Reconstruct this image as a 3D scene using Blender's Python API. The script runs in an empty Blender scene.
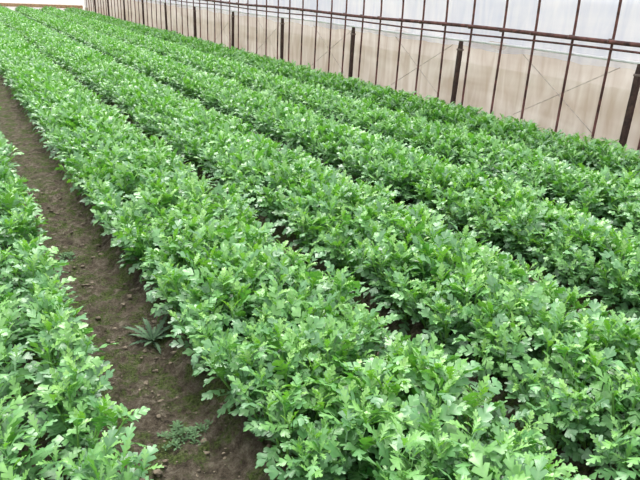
import bpy, bmesh, math, random
import numpy as np
from mathutils import Vector, Matrix, noise

random.seed(7); np.random.seed(7)
S = bpy.context.scene
C = S.collection
S.view_settings.view_transform = 'Standard'
PI = math.pi
W = 5.6          # side wall
YEND = 31.0      # far end wall
CAMZ = 1.5
ORD = ['first','second','third','fourth','fifth','sixth','seventh','eighth','ninth','tenth','eleventh','twelfth','thirteenth','fourteenth','fifteenth']

def tag(o, label=None, cat=None, group=None, kind=None):
    if label: o['label'] = label
    if cat: o['category'] = cat
    if group: o['group'] = group
    if kind: o['kind'] = kind
    return o

# ------------------------------------------------------------------ materials
def newmat(name):
    m = bpy.data.materials.new(name); m.use_nodes = True
    nt = m.node_tree; nt.nodes.clear()
    out = nt.nodes.new('ShaderNodeOutputMaterial')
    return m, nt, out
def N(nt, t, **kw):
    n = nt.nodes.new(t)
    for k, v in kw.items(): setattr(n, k, v)
    return n
def ramp(nt, stops, src):
    r = N(nt, 'ShaderNodeValToRGB')
    e = r.color_ramp.elements
    while len(e) < len(stops): e.new(0.5)
    for i, (p, c) in enumerate(stops):
        e[i].position = p; e[i].color = (*c, 1)
    nt.links.new(src, r.inputs[0]); return r
def mix(nt, fac, a, b, mode='MIX'):
    m = N(nt, 'ShaderNodeMix', data_type='RGBA', blend_type=mode)
    for sock, v in ((m.inputs[0], fac), (m.inputs[6], a), (m.inputs[7], b)):
        if isinstance(v, bpy.types.NodeSocket): nt.links.new(v, sock)
        elif isinstance(v, tuple): sock.default_value = (*v, 1)
        else: sock.default_value = v
    return m.outputs[2]

def leaf_mat(name, dark, mid, light, rough=0.40, transl=(0.26,0.60,0.03), spec=.9, young=(0.25,0.60,0.04)):
    m, nt, out = newmat(name); L = nt.links.new
    at = N(nt, 'ShaderNodeAttribute', attribute_name='tint')
    sep = N(nt, 'ShaderNodeSeparateColor'); L(at.outputs['Color'], sep.inputs[0])
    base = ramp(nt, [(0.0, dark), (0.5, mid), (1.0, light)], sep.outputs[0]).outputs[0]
    base = mix(nt, sep.outputs[2], base, young)
    rib = ramp(nt, [(0.0, (1,1,1)), (0.10, (0,0,0))], sep.outputs[1])
    ribf = N(nt, 'ShaderNodeMath', operation='MULTIPLY'); L(rib.outputs[0], ribf.inputs[0]); ribf.inputs[1].default_value = 0.3
    base = mix(nt, ribf.outputs[0], base, (0.26, 0.48, 0.15))
    tc = N(nt, 'ShaderNodeTexCoord')
    nz = N(nt, 'ShaderNodeTexNoise'); nz.inputs['Scale'].default_value = 60; nz.inputs['Detail'].default_value = 3
    L(tc.outputs['Object'], nz.inputs['Vector'])
    v = ramp(nt, [(0.3, (0.8,0.8,0.8)), (0.7, (1.15,1.15,1.15))], nz.outputs[0]).outputs[0]
    base = mix(nt, 1.0, base, v, 'MULTIPLY')
    geo = N(nt, 'ShaderNodeNewGeometry')
    base2 = mix(nt, geo.outputs['Backfacing'], base, mix(nt, 0.35, base, (0.30, 0.46, 0.30)))
    p = N(nt, 'ShaderNodeBsdfPrincipled'); L(base2, p.inputs['Base Color'])
    p.inputs['Roughness'].default_value = rough
    p.inputs['Specular IOR Level'].default_value = spec
    bp = N(nt, 'ShaderNodeBump'); bp.inputs['Strength'].default_value = 0.15; bp.inputs['Distance'].default_value = 0.004
    L(nz.outputs[0], bp.inputs['Height']); L(bp.outputs[0], p.inputs['Normal'])
    t = N(nt, 'ShaderNodeBsdfTranslucent'); L(mix(nt, 0.5, base2, transl), t.inputs['Color'])
    ms = N(nt, 'ShaderNodeMixShader'); ms.inputs[0].default_value = 0.23
    L(p.outputs[0], ms.inputs[1]); L(t.outputs[0], ms.inputs[2]); L(ms.outputs[0], out.inputs[0])
    return m
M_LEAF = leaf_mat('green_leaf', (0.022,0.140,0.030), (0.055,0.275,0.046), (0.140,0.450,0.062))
M_YOUNG = leaf_mat('young_leaf', (0.17,0.48,0.025), (0.25,0.57,0.035), (0.34,0.66,0.06), 0.44)
M_WEED = leaf_mat('weed_leaf', (0.016,0.05,0.024), (0.024,0.07,0.03), (0.045,0.11,0.04), 0.6, (.05,.11,.03), .2)
M_TUFT = leaf_mat('tuft_leaf', (0.025,0.07,0.012), (0.045,0.12,0.02), (0.08,0.18,0.03), 0.7, (.1,.22,.03), .15)

def simple(name, col, rough=0.6, metal=0.0, var=0.3, scale=20, bump=0.3):
    m, nt, out = newmat(name); L = nt.links.new
    tc = N(nt, 'ShaderNodeTexCoord')
    nz = N(nt, 'ShaderNodeTexNoise'); nz.inputs['Scale'].default_value = scale; nz.inputs['Detail'].default_value = 5
    L(tc.outputs['Object'], nz.inputs['Vector'])
    c1 = tuple(c*(1-var) for c in col); c2 = tuple(min(1, c*(1+var)) for c in col)
    r = ramp(nt, [(0.3, c1), (0.7, c2)], nz.outputs[0])
    p = N(nt, 'ShaderNodeBsdfPrincipled'); L(r.outputs[0], p.inputs['Base Color'])
    p.inputs['Roughness'].default_value = rough; p.inputs['Metallic'].default_value = metal
    bp = N(nt, 'ShaderNodeBump'); bp.inputs['Strength'].default_value = bump; bp.inputs['Distance'].default_value = 0.003
    L(nz.outputs[0], bp.inputs['Height']); L(bp.outputs[0], p.inputs['Normal'])
    L(p.outputs[0], out.inputs[0]); return m
M_STEM = simple('plant_stem', (0.18,0.38,0.08), 0.5)
M_RUST = simple('rusty_pipe', (0.12,0.048,0.04), 0.7, 0.2, 0.75, 14)
M_POST = simple('rusty_post', (0.055,0.028,0.022), 0.8, 0.1, 0.6, 25)
M_CLAMP = simple('steel_clamp', (0.20,0.15,0.13), 0.5, 0.6, 0.4, 60)
M_BRACE = simple('pale_brace_standin', (0.50,0.43,0.38), 0.8)
M_ROLL = simple('rolled_film', (0.85,0.84,0.85), 0.35, 0, 0.1, 8)

def film_mat(name, c1, c2, rough=0.3, nscale=1.6, tr=.66, see=.0):
    m, nt, out = newmat(name); L = nt.links.new
    tc = N(nt, 'ShaderNodeTexCoord')
    mp = N(nt, 'ShaderNodeMapping'); mp.inputs['Scale'].default_value = (1, 0.35, 1.6)
    L(tc.outputs['Object'], mp.inputs['Vector'])
    nz = N(nt, 'ShaderNodeTexNoise'); nz.inputs['Scale'].default_value = nscale; nz.inputs['Detail'].default_value = 3
    nz.inputs['Distortion'].default_value = 0.5; nz.inputs['Roughness'].default_value = .5
    L(mp.outputs[0], nz.inputs['Vector'])
    mp2 = N(nt, 'ShaderNodeMapping'); mp2.inputs['Scale'].default_value = (1, 5.0, 0.9); mp2.inputs['Rotation'].default_value = (.3, 0, 0)
    L(tc.outputs['Object'], mp2.inputs['Vector'])
    nf = N(nt, 'ShaderNodeTexNoise'); nf.inputs['Scale'].default_value = 1.6; nf.inputs['Detail'].default_value = 3; nf.inputs['Distortion'].default_value = .7
    L(mp2.outputs[0], nf.inputs['Vector'])
    av = N(nt, 'ShaderNodeMath', operation='ADD'); L(nz.outputs[0], av.inputs[0]); L(nf.outputs[0], av.inputs[1])
    hv = N(nt, 'ShaderNodeMath', operation='MULTIPLY'); L(av.outputs[0], hv.inputs[0]); hv.inputs[1].default_value = .5
    r = ramp(nt, [(0.38, c1), (0.62, c2)], hv.outputs[0])
    bp = N(nt, 'ShaderNodeBump'); bp.inputs['Strength'].default_value = 0.5; bp.inputs['Distance'].default_value = 0.05
    L(nf.outputs[0], bp.inputs['Height'])
    p = N(nt, 'ShaderNodeBsdfPrincipled'); L(r.outputs[0], p.inputs['Base Color']); p.inputs['Roughness'].default_value = rough
    L(bp.outputs[0], p.inputs['Normal'])
    t = N(nt, 'ShaderNodeBsdfTranslucent'); L(r.outputs[0], t.inputs['Color'])
    ms = N(nt, 'ShaderNodeMixShader'); ms.inputs[0].default_value = tr
    L(p.outputs[0], ms.inputs[1]); L(t.outputs[0], ms.inputs[2])
    tp = N(nt, 'ShaderNodeBsdfTransparent'); m2 = N(nt, 'ShaderNodeMixShader'); m2.inputs[0].default_value = see
    L(ms.outputs[0], m2.inputs[1]); L(tp.outputs[0], m2.inputs[2]); L(m2.outputs[0], out.inputs[0])
    return m
M_FILM = film_mat('clear_film', (0.76,0.79,0.90), (0.98,0.97,1.0), see=.2)
M_SKIRT = film_mat('skirt_film', (0.62,0.49,0.395), (0.90,0.80,0.71), .28, 1.6, .72, see=.22)
M_END = film_mat('end_film', (0.86,0.83,0.80), (0.95,0.93,0.90))

def soil_mat():
    m, nt, out = newmat('soil'); L = nt.links.new
    tc = N(nt, 'ShaderNodeTexCoord')
    n1 = N(nt, 'ShaderNodeTexNoise'); n1.inputs['Scale'].default_value = 20; n1.inputs['Detail'].default_value = 9; n1.inputs['Roughness'].default_value = 0.8
    L(tc.outputs['Object'], n1.inputs['Vector'])
    r = ramp(nt, [(0.36, (0.045,0.035,0.024)), (0.5, (0.17,0.135,0.098)), (0.66, (0.38,0.33,0.25))], n1.outputs[0])
    n2 = N(nt, 'ShaderNodeTexNoise'); n2.inputs['Scale'].default_value = 7.5; n2.inputs['Detail'].default_value = 8; n2.inputs['Roughness'].default_value = 0.78
    L(tc.outputs['Object'], n2.inputs['Vector'])
    mossf = ramp(nt, [(0.48, (0,0,0)), (0.57, (0.9,0.9,0.9))], n2.outputs[0])
    n3 = N(nt, 'ShaderNodeTexNoise'); n3.inputs['Scale'].default_value = 110; n3.inputs['Detail'].default_value = 4
    L(tc.outputs['Object'], n3.inputs['Vector'])
    moss = ramp(nt, [(0.35, (0.04,0.06,0.015)), (0.65, (0.17,0.24,0.06))], n3.outputs[0])
    col = mix(nt, mossf.outputs[0], r.outputs[0], moss.outputs[0])
    p = N(nt, 'ShaderNodeBsdfPrincipled'); L(col, p.inputs['Base Color']); p.inputs['Roughness'].default_value = 0.9
    p.inputs['Specular IOR Level'].default_value = .2
    ad = N(nt, 'ShaderNodeMath', operation='ADD'); L(n1.outputs[0], ad.inputs[0]); 
    m3 = N(nt, 'ShaderNodeMath', operation='MULTIPLY'); L(n3.outputs[0], m3.inputs[0]); m3.inputs[1].default_value = 0.35; L(m3.outputs[0], ad.inputs[1])
    bp = N(nt, 'ShaderNodeBump'); bp.inputs['Strength'].default_value = 1.0; bp.inputs['Distance'].default_value = 0.07
    L(ad.outputs[0], bp.inputs['Height']); L(bp.outputs[0], p.inputs['Normal']); L(p.outputs[0], out.inputs[0])
    return m
M_SOIL = soil_mat()

# ------------------------------------------------------------------ mesh helper from arrays
def mesh_from(name, V, F, col=None, mat=None, smooth=True):
    V = np.asarray(V, dtype=np.float32); F = np.asarray(F, dtype=np.int32)
    me = bpy.data.meshes.new(name)
    k = F.shape[1]
    me.vertices.add(len(V)); me.vertices.foreach_set('co', V.ravel())
    me.loops.add(F.size); me.loops.foreach_set('vertex_index', F.ravel())
    me.polygons.add(len(F)); me.polygons.foreach_set('loop_start', np.arange(0, F.size, k, dtype=np.int32))
    try: me.polygons.foreach_set('loop_total', np.full(len(F), k, dtype=np.int32))
    except Exception: pass
    me.update(calc_edges=True)
    if smooth: me.polygons.foreach_set('use_smooth', np.ones(len(F), dtype=bool))
    if col is not None:
        a = me.attributes.new('tint', 'FLOAT_COLOR', 'POINT')
        c4 = np.ones((len(V), 4), dtype=np.float32); c4[:, :3] = col
        a.data.foreach_set('color', c4.ravel())
    if mat: me.materials.append(mat)
    return me
def link(name, me, parent=None, loc=None):
    o = bpy.data.objects.new(name, me); C.objects.link(o)
    if parent: o.parent = parent
    if loc is not None: o.location = loc
    return o

# ------------------------------------------------------------------ leaves
HI = [(0,0,.014),(.10,.10,.014),(.17,.17,.018),(.20,.25,.105),(.225,.285,.090),(.24,.24,.022),(.31,.30,.025),(.34,.40,.17),(.36,.46,.182),(.38,.47,.13),(.40,.41,.03),
      (.47,.465,.032),(.50,.575,.225),(.53,.655,.245),(.55,.655,.18),(.565,.705,.175),(.58,.69,.11),(.60,.61,.038),(.66,.67,.045),(.685,.79,.185),(.72,.86,.180),
      (.74,.865,.12),(.77,.91,.105),(.79,.885,.06),(.83,.855,.042),(.88,.91,.055),(.92,.965,.055),(.95,.99,.035),(1,1.0,.004)]
MID = [(0,0,.016),(.20,.20,.02),(.25,.31,.115),(.30,.30,.025),(.39,.475,.185),(.44,.44,.033),(.53,.645,.24),(.59,.695,.14),(.62,.63,.04),(.71,.85,.18),(.77,.88,.09),(.83,.855,.04),(.92,.97,.055),(1,1,.004)]
LOW = [(0,0,.02),(.3,.36,.13),(.4,.40,.05),(.57,.64,.25),(.66,.66,.07),(.78,.86,.18),(1,1,.004)]
SER = [(0,0,.02),(.1,.12,.05),(.13,.14,.02),(.22,.2,.08),(.26,.26,.03),(.35,.33,.10),(.40,.39,.04),(.5,.48,.11),(.55,.54,.045),(.65,.63,.10),(.70,.69,.04),(.8,.79,.07),(.85,.84,.03),(1,1,.003)]
def leaf(prof, base, az, pitch, L, droop, ws=1.0, fold=0.25, roll=0.0, tint=0.5, ripple=0.02, young=0.0):
    n = len(prof)
    P = np.array(prof)
    def curve(t):
        steps = 8
        a = pitch - droop*(np.linspace(0,1,steps)[None,:]*t[:,None])**1.3
        return np.cos(a).mean(1)*t, np.sin(a).mean(1)*t, pitch - droop*t**1.3
    rr, rz, _ = curve(P[:,0])
    mid = np.stack([rr, np.zeros(n), rz], 1)
    orr, oz, oa = curve(P[:,1])
    ph = random.uniform(0, 6.28)
    outs = []
    for s in (-1, 1):
        w = P[:,2]*ws
        up = fold*w - 1.1*w*w + ripple*np.sin(P[:,1]*17+ph+s)*(w>.06)
        x = orr - np.sin(oa)*up; z = oz + np.cos(oa)*up
        y = s*w*(1 - 0.3*fold)
        outs.append(np.stack([x, y, z], 1))
    V = np.concatenate([outs[0], mid, outs[1]])*L
    cr, sr = math.cos(roll), math.sin(roll)
    y = V[:,1]*cr - V[:,2]*sr*0.6; z = V[:,2] + V[:,1]*sr
    V[:,1] = y; V[:,2] = z
    ca, sa = math.cos(az), math.sin(az)
    V = np.stack([V[:,0]*ca - V[:,1]*sa, V[:,0]*sa + V[:,1]*ca, V[:,2]], 1) + np.array(base)
    i = np.arange(n-1)
    F1 = np.stack([i, n+i, n+i+1, i+1], 1)
    F2 = np.stack([n+i, 2*n+i, 2*n+i+1, n+i+1], 1)
    col = np.zeros((3*n, 3)); col[:,0] = tint; col[:,2] = young
    col[:n,1] = np.abs(P[:,2])+.1; col[2*n:,1] = np.abs(P[:,2])+.1
    return V, np.concatenate([F1, F2]), col
def join(parts):
    Vs, Fs, Cs, off = [], [], [], 0
    for V, F, c in parts:
        Vs.append(V); Fs.append(F+off); Cs.append(c); off += len(V)
    return np.concatenate(Vs), np.concatenate(Fs), np.concatenate(Cs)

def make_variant(seed, prof, dens=1.0):
    random.seed(seed)
    fol, yng, stems = [], [], []
    nsh = random.choice([3, 4, 4])
    shoots = [(0.24 + random.uniform(-.025,.025), 0.0, 0.0)]
    for k in range(nsh):
        a = k*2*PI/nsh + random.uniform(-.5,.5)
        shoots.append((0.215+random.uniform(-.04,.04), a, random.uniform(.2,.55)))
    g = random.uniform(0, 6.28)
    for si, (H, a, lean) in enumerate(shoots):
        tip = np.array([math.cos(a)*math.sin(lean)*H, math.sin(a)*math.sin(lean)*H, math.cos(lean*0.8)*H])
        b0 = np.array([math.cos(a)*.008, math.sin(a)*.008, -0.02])
        stems.append((b0, tip))
        nl = int((11 if si == 0 else 8.5)*dens)
        for i in range(nl):
            u = (i+.5)/nl
            g += 2.4 + random.uniform(-.3,.3)
            pos = b0 + (tip-b0)*(0.12+0.80*u)
            L = (0.17 - 0.048*u)*random.uniform(.85,1.18)
            pitch = 0.60 + 0.60*u + random.uniform(-.4,.35)
            dr = random.uniform(.4,1.8)
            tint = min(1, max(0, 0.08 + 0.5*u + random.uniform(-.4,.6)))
            fol.append(leaf(prof, pos, g, pitch, L, dr, random.uniform(.74,.98), random.uniform(.0,.5), random.uniform(-.6,.6), tint, .025, max(0, random.uniform(-.8,.8)*u)))
        ny = max(2, int((5 if si == 0 else 4)*dens))
        for i in range(ny):
            g += 2.1
            yng.append(leaf(prof, tip*0.95, g, random.uniform(.7,1.3), random.uniform(.055,.09), random.uniform(.2,.9), .85, .5, random.uniform(-.2,.2), random.random(), .02, .85))
    return join(fol), join(yng), stems

def stem_mesh(stems, sides=6):
    Vs, Fs, off = [], [], 0
    for b, t in stems:
        d = (t-b)/np.linalg.norm(t-b)
        u = np.cross(d, [0.3,1,0.1]); u /= np.linalg.norm(u); v = np.cross(d, u)
        for j, (q, r) in enumerate(((0,.0055),(.5,.0048),(1,.003))):
            p = b+(t-b)*q
            for k in range(sides):
                a = 2*PI*k/sides
                Vs.append(p+(u*math.cos(a)+v*math.sin(a))*r)
        for j in range(2):
            for k in range(sides):
                k2 = (k+1) % sides
                Fs.append((off+j*sides+k, off+j*sides+k2, off+(j+1)*sides+k2, off+(j+1)*sides+k))
        off += 3*sides
    return np.array(Vs), np.array(Fs)

# ------------------------------------------------------------------ camera
f = 621.0
Yc = Vector(((-65-320)/f, (240+27)/f, -1)).normalized()
Zc = -Vector((240-320, -(1800-240), -f)).normalized()
Zc = (Zc - Yc*Zc.dot(Yc)).normalized()
Xc = Yc.cross(Zc)
R = Matrix((Xc, Yc, Zc))
cam = bpy.data.cameras.new('camera'); co = bpy.data.objects.new('camera', cam); C.objects.link(co)
cam.sensor_width = 36; cam.lens = f/640*36; cam.clip_start = 0.05; cam.clip_end = 300
co.matrix_world = Matrix.Translation((0,0,CAMZ)) @ R.to_4x4()
S.camera = co
Rt = np.array(R.transposed())
def project(P):
    q = (np.asarray(P)-np.array([0,0,CAMZ])) @ Rt.T
    d = -q[...,2]
    return 320+f*q[...,0]/d, 240-f*q[...,1]/d, d

# ------------------------------------------------------------------ soil
BEDS = [(0.09, 0.18), (1.03, .36), (2.00, .35), (2.99, .33), (3.96, .33), (4.90, .33)]   # centre, half width of bed top
def bedz(x):
    z = 0
    for c, hw in BEDS:
        d = abs(x-c)
        t = min(1, max(0, (hw+.05-d)/.13)); z = max(z, .085*t*t*(3-2*t))
    return z
def soilz(x, y):
    z = bedz(x + .05*noise.noise(Vector((x*2, y*3, 11))))
    z += 0.018*noise.noise(Vector((x*5, y*5, 0)))+0.024*noise.noise(Vector((x*14, y*14, 3)))
    if y < 6: z += 0.020*noise.noise(Vector((x*34, y*34, 7)))
    return z
xs = np.concatenate([np.arange(-3, -.2, .15), np.arange(-.2, 2.2, .018), np.arange(2.2, 5.6, .05), np.arange(5.6, 12, .5)])
ys = np.concatenate([np.arange(-1.5, .5, .1), np.arange(.5, 5, .018), np.arange(5, 10, .07), np.arange(10, 42, .35)])
V = np.array([(x, y, soilz(x, y)) for y in ys for x in xs])
nx, ny = len(xs), len(ys)
ii, jj = np.meshgrid(np.arange(nx-1), np.arange(ny-1))
a = (jj*nx+ii).ravel()
F = np.stack([a, a+1, a+1+nx, a+nx], 1)
fl = link('floor', mesh_from('floor', V, F, None, M_SOIL))
tag(fl, 'brown soil with raised beds and narrow furrows between them, mossy green in patches', 'soil', kind='structure')

# clods
ico = bmesh.new(); bmesh.ops.create_icosphere(ico, subdivisions=2, radius=1)
IV = np.array([v.co[:] for v in ico.verts]); IF = np.array([[v.index for v in fc.verts] for fc in ico.faces]); ico.free()
Vs, Fs, off = [], [], 0
random.seed(3)
for k in range(1200):
    x = random.gauss(.51, .13) if k < 1050 else random.gauss(1.52, .08); y = .6+6.4*random.random()**1.5
    r = random.choice([.003,.003,.004,.005,.006,.011])*random.uniform(.7,1.2)
    d = 1+0.35*np.sin(IV@np.random.uniform(-3,3,3)+k)[:,None]+.15*np.sin(IV@np.random.uniform(-7,7,3))[:,None]
    Vs.append(IV*d*np.array([r*random.uniform(.8,1.6), r, r*.5])+np.array([x, y, soilz(x,y)])); Fs.append(IF+off); off += len(IV)
cl = link('soil_crumbs', mesh_from('soil_crumbs', np.concatenate(Vs), np.concatenate(Fs), None, simple('soil_crumb', (0.16,0.13,0.092), .95, 0, .7, 60, .5)))
tag(cl, 'loose crumbs and small clods of brown earth along the furrow floors', 'soil crumbs', kind='stuff')

# ------------------------------------------------------------------ plants
NV = 12
hi = [make_variant(100+i, HI, 1.0) for i in range(NV)]
midv = [join([p[0], p[1]]) for p in (make_variant(200+i, MID, .95) for i in range(12))]
lowv = [join([p[0], p[1]]) for p in (make_variant(300+i, LOW, .75) for i in range(8))]
for vv in lowv: vv[2][:,0] = np.clip(vv[2][:,0]+.18, 0, 1)

spots = []
random.seed(11)
for bi, (c, hw) in enumerate(BEDS):
    if bi == 0: offs = [-.12, .085]
    elif bi == 1: offs = [-.265,-.13,0,.14,.28]
    elif bi == 2: offs = [-.275,-.14,0,.12,.24]
    else: offs = [-.225,-.115,0,.115,.225]
    y = 0.15
    while y < YEND-.6:
        st = .142 if y < 10 else .18
        for oi, ox in enumerate(offs):
            wob = .03*noise.noise(Vector((0, y*1.3, bi*9)))
            px = c+ox+random.gauss(0,.024)+wob; py = y+(oi%2)*st*.5+random.gauss(0,.035)
            prof_sc = {0:.84, 1:1.0, 2:1.03, 3:1.0, 4:.85}[oi] if bi else .86
            sc = random.uniform(.90,1.10)*prof_sc
            sc *= 1+0.06*noise.noise(Vector((px*1.6, py*1.6, 5)))
            spots.append((px, py, sc, bi, oi))
        y += st
A = np.array([(s[0], s[1], .25) for s in spots])
u, v, d = project(A)
A0 = np.array([(s[0], s[1], .12) for s in spots]); u0, v0, d0 = project(A0)
strict = (d > .1) & (u > 8) & (u < 632) & (v0 < 478) & (v > 0)
dist = np.where(strict, d, 1e9)
order = np.argsort(dist)
near = set(order[:300].tolist())

HM = []
for i, (fo, yo, st) in enumerate(hi):
    yo[2][:,2] = 0
    HM.append((mesh_from('foliage', *fo[:2], fo[2], M_LEAF), mesh_from('young_foliage', *yo[:2], yo[2], M_YOUNG), mesh_from('stem', *stem_mesh(st), None, M_STEM)))

bedname = ['narrow strip left of the path', 'wide bed right of the path', 'second wide bed from the path',
           'third wide bed from the path','fourth wide bed from the path','last bed before the side wall']
def label_for(bi, oi, n):
    if bi == 0: return ('leafy crop plant leaning over the soil path from the strip left of it' if oi == 1 else
                        'leafy crop plant on the far left side of the narrow left strip')
    if oi == 0: return 'lobed green crop plant, left edge row of ' + bedname[bi]
    if oi == n-1: return 'lobed green crop plant, right edge row of ' + bedname[bi]
    return 'bushy lobed-leaf crop plant inside the ' + bedname[bi]

stuffV, stuffF, stuffC = [], [], []
off = 0
protos = {}
for idx, (px, py, sc, bi, oi) in enumerate(spots):
    rz = random.uniform(0, 2*PI); z = bedz(px)
    tx = random.gauss(0,.13); ty = random.gauss(0,.13)
    n = 2 if bi == 0 else 5
    if bi > 0 and oi == 0: ty -= .14
    if bi > 0 and oi == 4: ty += .14
    if bi == 0 and oi == 1: ty += .12
    Rm3 = Matrix.Rotation(ty, 3, 'Y') @ Matrix.Rotation(tx, 3, 'X') @ Matrix.Rotation(rz, 3, 'Z')
    if idx in near:
        vi = random.randrange(NV)
        t = bpy.data.objects.new('leafy_green_plant', None); C.objects.link(t)
        t.empty_display_size = .05
        t.location = (px, py, z)
        t.rotation_euler = Rm3.to_euler(); t.scale = (sc, sc, sc*random.uniform(.94,1.08))
        tag(t, label_for(bi, oi, n), 'leafy plant', 'crop plants in the ' + bedname[bi])
        if vi not in protos:
            kids = [link(nm, me) for nm, me in zip(('foliage','young_foliage','stem'), HM[vi])]
            kids[1]['label'] = 'paler yellow green young leaves at the shoot tips'
            protos[vi] = kids
        else:
            kids = []
            for k in protos[vi]:
                c_ = k.copy(); C.objects.link(c_); kids.append(c_)
        for k in kids: k.parent = t
    else:
        if not (u[idx] > -700 and u[idx] < 1250 or d[idx] < 2.5) or (d[idx] < -0.6): continue
        src = midv[random.randrange(12)] if (d[idx] < 10) else lowv[random.randrange(8)]
        Vv, Ff, Cc = src
        Rm = np.array(Rm3)
        s2 = sc*(1.0 if d[idx] < 10 else 1.04)
        stuffV.append((Vv*s2)@Rm.T+np.array([px, py, z])); stuffF.append(Ff+off)
        stuffC.append(Cc); off += len(Vv)
st = link('leafy_green_crop', mesh_from('leafy_green_crop', np.concatenate(stuffV), np.concatenate(stuffF), np.concatenate(stuffC), M_LEAF))
tag(st, 'dense green mass of distant crop plants filling the long rows to the far end', 'leafy crop', kind='stuff')
print('stuff faces', len(st.data.polygons), 'near', len(near), 'max near depth', dist[order[299]])

# ------------------------------------------------------------------ weeds
def weed(name, x, y, prof, n, L, pitch, label, mat=M_WEED, ws=1.0, spread=0.0, clumps=1):
    parts = []; g = random.uniform(0,6)
    for c_ in range(clumps):
        bx, by = (random.gauss(0,spread), random.gauss(0,spread)) if clumps > 1 else (0,0)
        bz = soilz(x+bx, y+by)-soilz(x, y)
        for i in range(n):
            g += 2.4
            parts.append(leaf(prof, (bx,by,bz), g, pitch+random.uniform(-.15,.25)+.5*i/n, L*random.uniform(.7,1.1)*(1-.3*i/n), random.uniform(.3,.8), ws, .2, random.uniform(-.3,.3), random.random(), .01))
    J = join(parts)
    o = link(name, mesh_from(name, J[0], J[1], J[2], mat), loc=(x, y, soilz(x, y)))
    tag(o, label, 'weed'); return o
random.seed(5)
weed('rosette_weed', .615, 2.47, SER, 20, .17, .38, 'dark jagged-leaved rosette weed on the bare soil path beside the wide bed', ws=1.05)
weed('creeping_weed', .535, 1.78, MID, 7, .028, .5, 'low spreading clump of tiny weeds on the path near the bottom of the photo', M_TUFT, 1.0, .04, 36)
weed('creeping_weed', .46, 3.6, MID, 7, .04, .5, 'distant small weed clump on the path beyond the dark rosette', M_TUFT, 1.0, .03, 8)

# ------------------------------------------------------------------ greenhouse frame
def tube(points, r, sides=10):
    V, F = [], []
    n = len(points); pts = [Vector(p) for p in points]
    for i, p in enumerate(pts):
        dd = (pts[min(i+1,n-1)]-pts[max(i-1,0)]).normalized()
        ref = Vector((0,1,0)) if abs(dd.y) < .9 else Vector((0,0,1))
        u_ = dd.cross(ref).normalized(); v_ = dd.cross(u_)
        for k in range(sides):
            a_ = 2*PI*k/sides; V.append(p+(u_*math.cos(a_)+v_*math.sin(a_))*r)
    F = [(i*sides+k, i*sides+(k+1)%sides, (i+1)*sides+(k+1)%sides, (i+1)*sides+k) for i in range(n-1) for k in range(sides)]
    me = bpy.data.meshes.new('tube'); me.from_pydata(V, [], F+[tuple(range(sides)), tuple((n-1)*sides+k for k in range(sides))])
    for p in me.polygons: p.use_smooth = len(p.vertices) == 4
    return me
def put(name, me, mat, parent=None, loc=None):
    me.name = name; me.materials.clear(); me.materials.append(mat); return link(name, me, parent, loc)

RY = (1.5, YEND-.15)
def rail(name, x, z, r, label, mat=M_RUST, wob=.006, seed=0):
    pts = [(x+wob*math.sin(y*.9+seed), y, z+wob*1.5*math.sin(y*1.3+seed)) for y in np.linspace(RY[0], RY[1], 90)]
    o = put(name, tube(pts, r), mat); tag(o, label, 'rail'); return o
rail('side_rail', W-.045, 1.20, .022, 'thick rusty horizontal rail running along the side wall above the posts')
rail('tie_rail', W-.05, 1.12, .011, 'thin rusty horizontal rail just below the thick one', seed=2)
rl = rail('film_roll', W+.04, 1.03, .015, 'pale rolled film edge running below the rusty rails', M_ROLL, .005, 1); rl['category'] = 'film roll'

hx0, hx1 = W, -2.6
prof = [(W, -.05), (W, .6), (W, 1.3), (W-.01, 1.6)]
cx, rx = (hx0+hx1)/2, (hx0-hx1)/2
for k in range(1, 24):
    a_ = PI*k/24; prof.append((cx+rx*math.cos(a_), 1.6+1.5*math.sin(a_)))
prof += [(hx1, 1.6), (hx1, .6), (hx1, -.05)]
hoop_me = tube([(x, 0, z) for x, z in prof], .0135, 8); hoop_me.name = 'hoop_pipe'; hoop_me.materials.append(M_RUST)
def clamp_mesh():
    bm = bmesh.new()
    r = bmesh.ops.create_cube(bm, size=1); bmesh.ops.scale(bm, vec=(.05,.05,.045), verts=r['verts'])
    bmesh.ops.bevel(bm, geom=bm.edges[:], offset=.008, segments=2, affect='EDGES')
    r2 = bmesh.ops.create_cone(bm, cap_ends=True, segments=8, radius1=.007, radius2=.007, depth=.03)
    bmesh.ops.rotate(bm, verts=r2['verts'], matrix=Matrix.Rotation(PI/2,3,'Y')); bmesh.ops.translate(bm, verts=r2['verts'], vec=(-.035,0,0))
    me = bpy.data.meshes.new('pipe_clamp'); bm.to_mesh(me); bm.free(); me.materials.append(M_CLAMP); return me
cm = clamp_mesh()
P0, PS = 3.62, 2.45
posts_y = [P0+PS*k for k in range(0, 15)]
def post_of(y): return int((y-P0)//PS)
h0 = None
yy = P0-2.03; k = 0; cnt = {}
random.seed(21)
while yy < YEND-.2:
    if h0 is None:
        h = link('hoop_pipe', hoop_me); cl_ = link('pipe_clamp', cm, h, (W-.03, 0, 1.20)); h0 = (h, cl_)
    else:
        h = h0[0].copy(); C.objects.link(h); c2 = h0[1].copy(); C.objects.link(c2); c2.parent = h
    h.location = (0, yy+random.gauss(0,.02), 0)
    h.rotation_euler = (random.gauss(0,.012), 0, 0)
    p = post_of(yy); cnt[p] = cnt.get(p, 0)+1
    if p < 0: lab = 'thin rusty hoop pipe at the right edge, nearer than the nearest post'
    elif p < 6: lab = 'thin rusty hoop pipe, %s one beyond the %s post from the right' % (ORD[cnt[p]-1], ORD[p])
    else: lab = 'thin rusty hoop pipe among the crowded distant ones near the far end'
    tag(h, lab, 'pipe', 'hoop pipes along the side wall')
    yy += .49; k += 1

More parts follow.
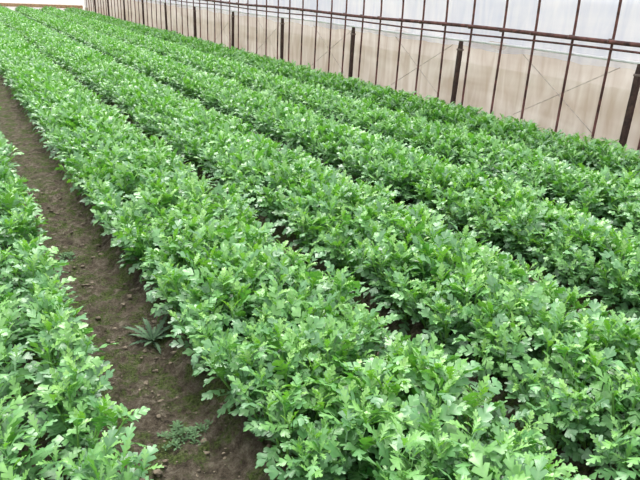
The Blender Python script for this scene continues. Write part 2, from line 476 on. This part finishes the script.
def post_mesh(seed):
    random.seed(seed)
    bm = bmesh.new(); levels = 9; rings = []
    for i in range(levels+1):
        z = -.15+ (1.03+.15)*i/levels
        hw = .026 + random.uniform(-.002,.002); hy = .029+random.uniform(-.002,.002)
        if i == levels: hw *= .8; hy *= .8
        rings.append([bm.verts.new((sx*hw, sy*hy, z)) for sx, sy in ((-1,-.7),(-.7,-1),(.7,-1),(1,-.7),(1,.7),(.7,1),(-.7,1),(-1,.7))])
    for a_, b_ in zip(rings, rings[1:]):
        for j in range(8): bm.faces.new((a_[j], a_[(j+1)%8], b_[(j+1)%8], b_[j]))
    bm.faces.new(rings[-1]); bm.faces.new(rings[0][::-1])
    me = bpy.data.meshes.new('wall_post'); bm.to_mesh(me); bm.free(); me.materials.append(M_POST); return me
brk = bpy.data.meshes.new('post_strap')
bm = bmesh.new()
r = bmesh.ops.create_cube(bm, size=1); bmesh.ops.scale(bm, vec=(.062,.068,.022), verts=r['verts'])
bmesh.ops.bevel(bm, geom=bm.edges[:], offset=.003, segments=1, affect='EDGES')
bm.to_mesh(brk); bm.free(); brk.materials.append(M_CLAMP)
for k, py in enumerate(posts_y):
    if py > YEND-.5: continue
    o = link('wall_post', post_mesh(k), loc=(W-.10, py+.03, 0))
    s_ = link('post_strap', brk, o, (0,0,.93))
    o.rotation_euler = (random.gauss(0,.012), random.gauss(0,.012), 0)
    if k < 8: lab = 'dark rusty square post against the side wall, %s from the right' % ORD[k]
    else: lab = 'dark rusty square post among the distant ones near the far end of the wall'
    tag(o, lab, 'post', 'square posts along the side wall')

# ------------------------------------------------------------------ films
def film(name, prof, y0, y1, stepy, amp, mat, label, seed):
    ys_ = np.arange(y0, y1+.001, stepy); V = []
    for y in ys_:
        for (x, z) in prof:
            V.append((x+amp*noise.noise(Vector((y*1.0, z*1.2, seed)))+amp*.25*noise.noise(Vector((y*4+z*2, z*1.5, seed))), y, z+ .05*noise.noise(Vector((y*1.5, 0, seed)))+ .02*noise.noise(Vector((y*6, 0, seed)))))
    m_ = len(prof); n_ = len(ys_)
    F = [(j*m_+i, j*m_+i+1, (j+1)*m_+i+1, (j+1)*m_+i) for j in range(n_-1) for i in range(m_-1)]
    o = link(name, mesh_from(name, V, F, None, mat)); tag(o, label, 'plastic film', kind='structure'); return o
wr = film('wall_right', [(W+.125, z) for z in np.linspace(-.05, 1.04, 20)], .8, YEND, .07, .035, M_SKIRT, 'beige dirty plastic skirt film along the lower side wall', 1)
up_prof = [(W+.105, z) for z in np.linspace(.95, 1.6, 10)] + [(cx+(rx+.07)*math.cos(PI*k/24), 1.62+1.54*math.sin(PI*k/24)) for k in range(1, 6)]
film('wall_right_upper', up_prof, .8, YEND, .07, .02, M_FILM, 'pale translucent plastic film on the upper side wall', 9)
for kbay in range(-1, 5):
    y0 = P0+PS*kbay
    for (ya, za, yb, zb) in ((y0+.35,.96,y0+1.6,.28), (y0+1.6,.96,y0+.5,.28)):
        put('brace_standin', tube([(W+.07, ya+(yb-ya)*t, za+(zb-za)*t) for t in np.linspace(0,1,12)], .004, 6), M_BRACE, wr)  # added tubes inside the film, standing in for outside braces showing through
V = [(x, YEND, z) for z in (-.05, .55, 1.1, 1.6) for x in np.linspace(hx1, hx0, 25)]
arch = [(cx+rx*math.cos(PI*(1-k/24)), YEND, 1.6+1.5*math.sin(PI*k/24)) for k in range(25)]
for k in range(25): V.append(arch[k])
F = [(j*25+i, j*25+i+1, (j+1)*25+i+1, (j+1)*25+i) for j in range(3) for i in range(24)]
F += [(75+i, 75+i+1, 100+i+1, 100+i) for i in range(24)]
o = link('wall_back', mesh_from('wall_back', V, F, None, M_END)); tag(o, 'pale plastic end wall at the far end of the beds', 'wall', kind='structure')
bm = bmesh.new(); r = bmesh.ops.create_cube(bm, size=1); bmesh.ops.scale(bm, vec=(hx0-hx1-.2,.05,.14), verts=r['verts']); bmesh.ops.bevel(bm, geom=bm.edges[:], offset=.01, segments=1, affect='EDGES')
me = bpy.data.meshes.new('trim_1'); bm.to_mesh(me); bm.free(); me.materials.append(simple('board', (.60,.36,.20)))
o = link('trim_1', me, loc=(cx, YEND-.08, .40)); tag(o, 'orange brown board across the far end wall', 'board', kind='structure')

# ------------------------------------------------------------------ light
w = bpy.data.worlds.new('world'); S.world = w; w.use_nodes = True
nt = w.node_tree; nt.nodes.clear()
o_ = nt.nodes.new('ShaderNodeOutputWorld'); b_ = nt.nodes.new('ShaderNodeBackground')
tc = nt.nodes.new('ShaderNodeTexCoord'); sp = nt.nodes.new('ShaderNodeSeparateXYZ'); nt.links.new(tc.outputs['Generated'], sp.inputs[0])
rp = ramp(nt, [(0.0, (.45,.42,.38)), (0.02, (.72,.74,.80)), (.5, (.86,.89,.93)), (1.0, (.97,.985,1))], sp.outputs[2])
nt.links.new(rp.outputs[0], b_.inputs[0]); b_.inputs[1].default_value = 1.65
nt.links.new(b_.outputs[0], o_.inputs[0])
sun = bpy.data.lights.new('sun', 'SUN'); sun.energy = 4.8; sun.angle = math.radians(34); sun.color = (1,.985,.94)
so = bpy.data.objects.new('sun', sun); C.objects.link(so); so.rotation_euler = (math.radians(-28), math.radians(6), 0)
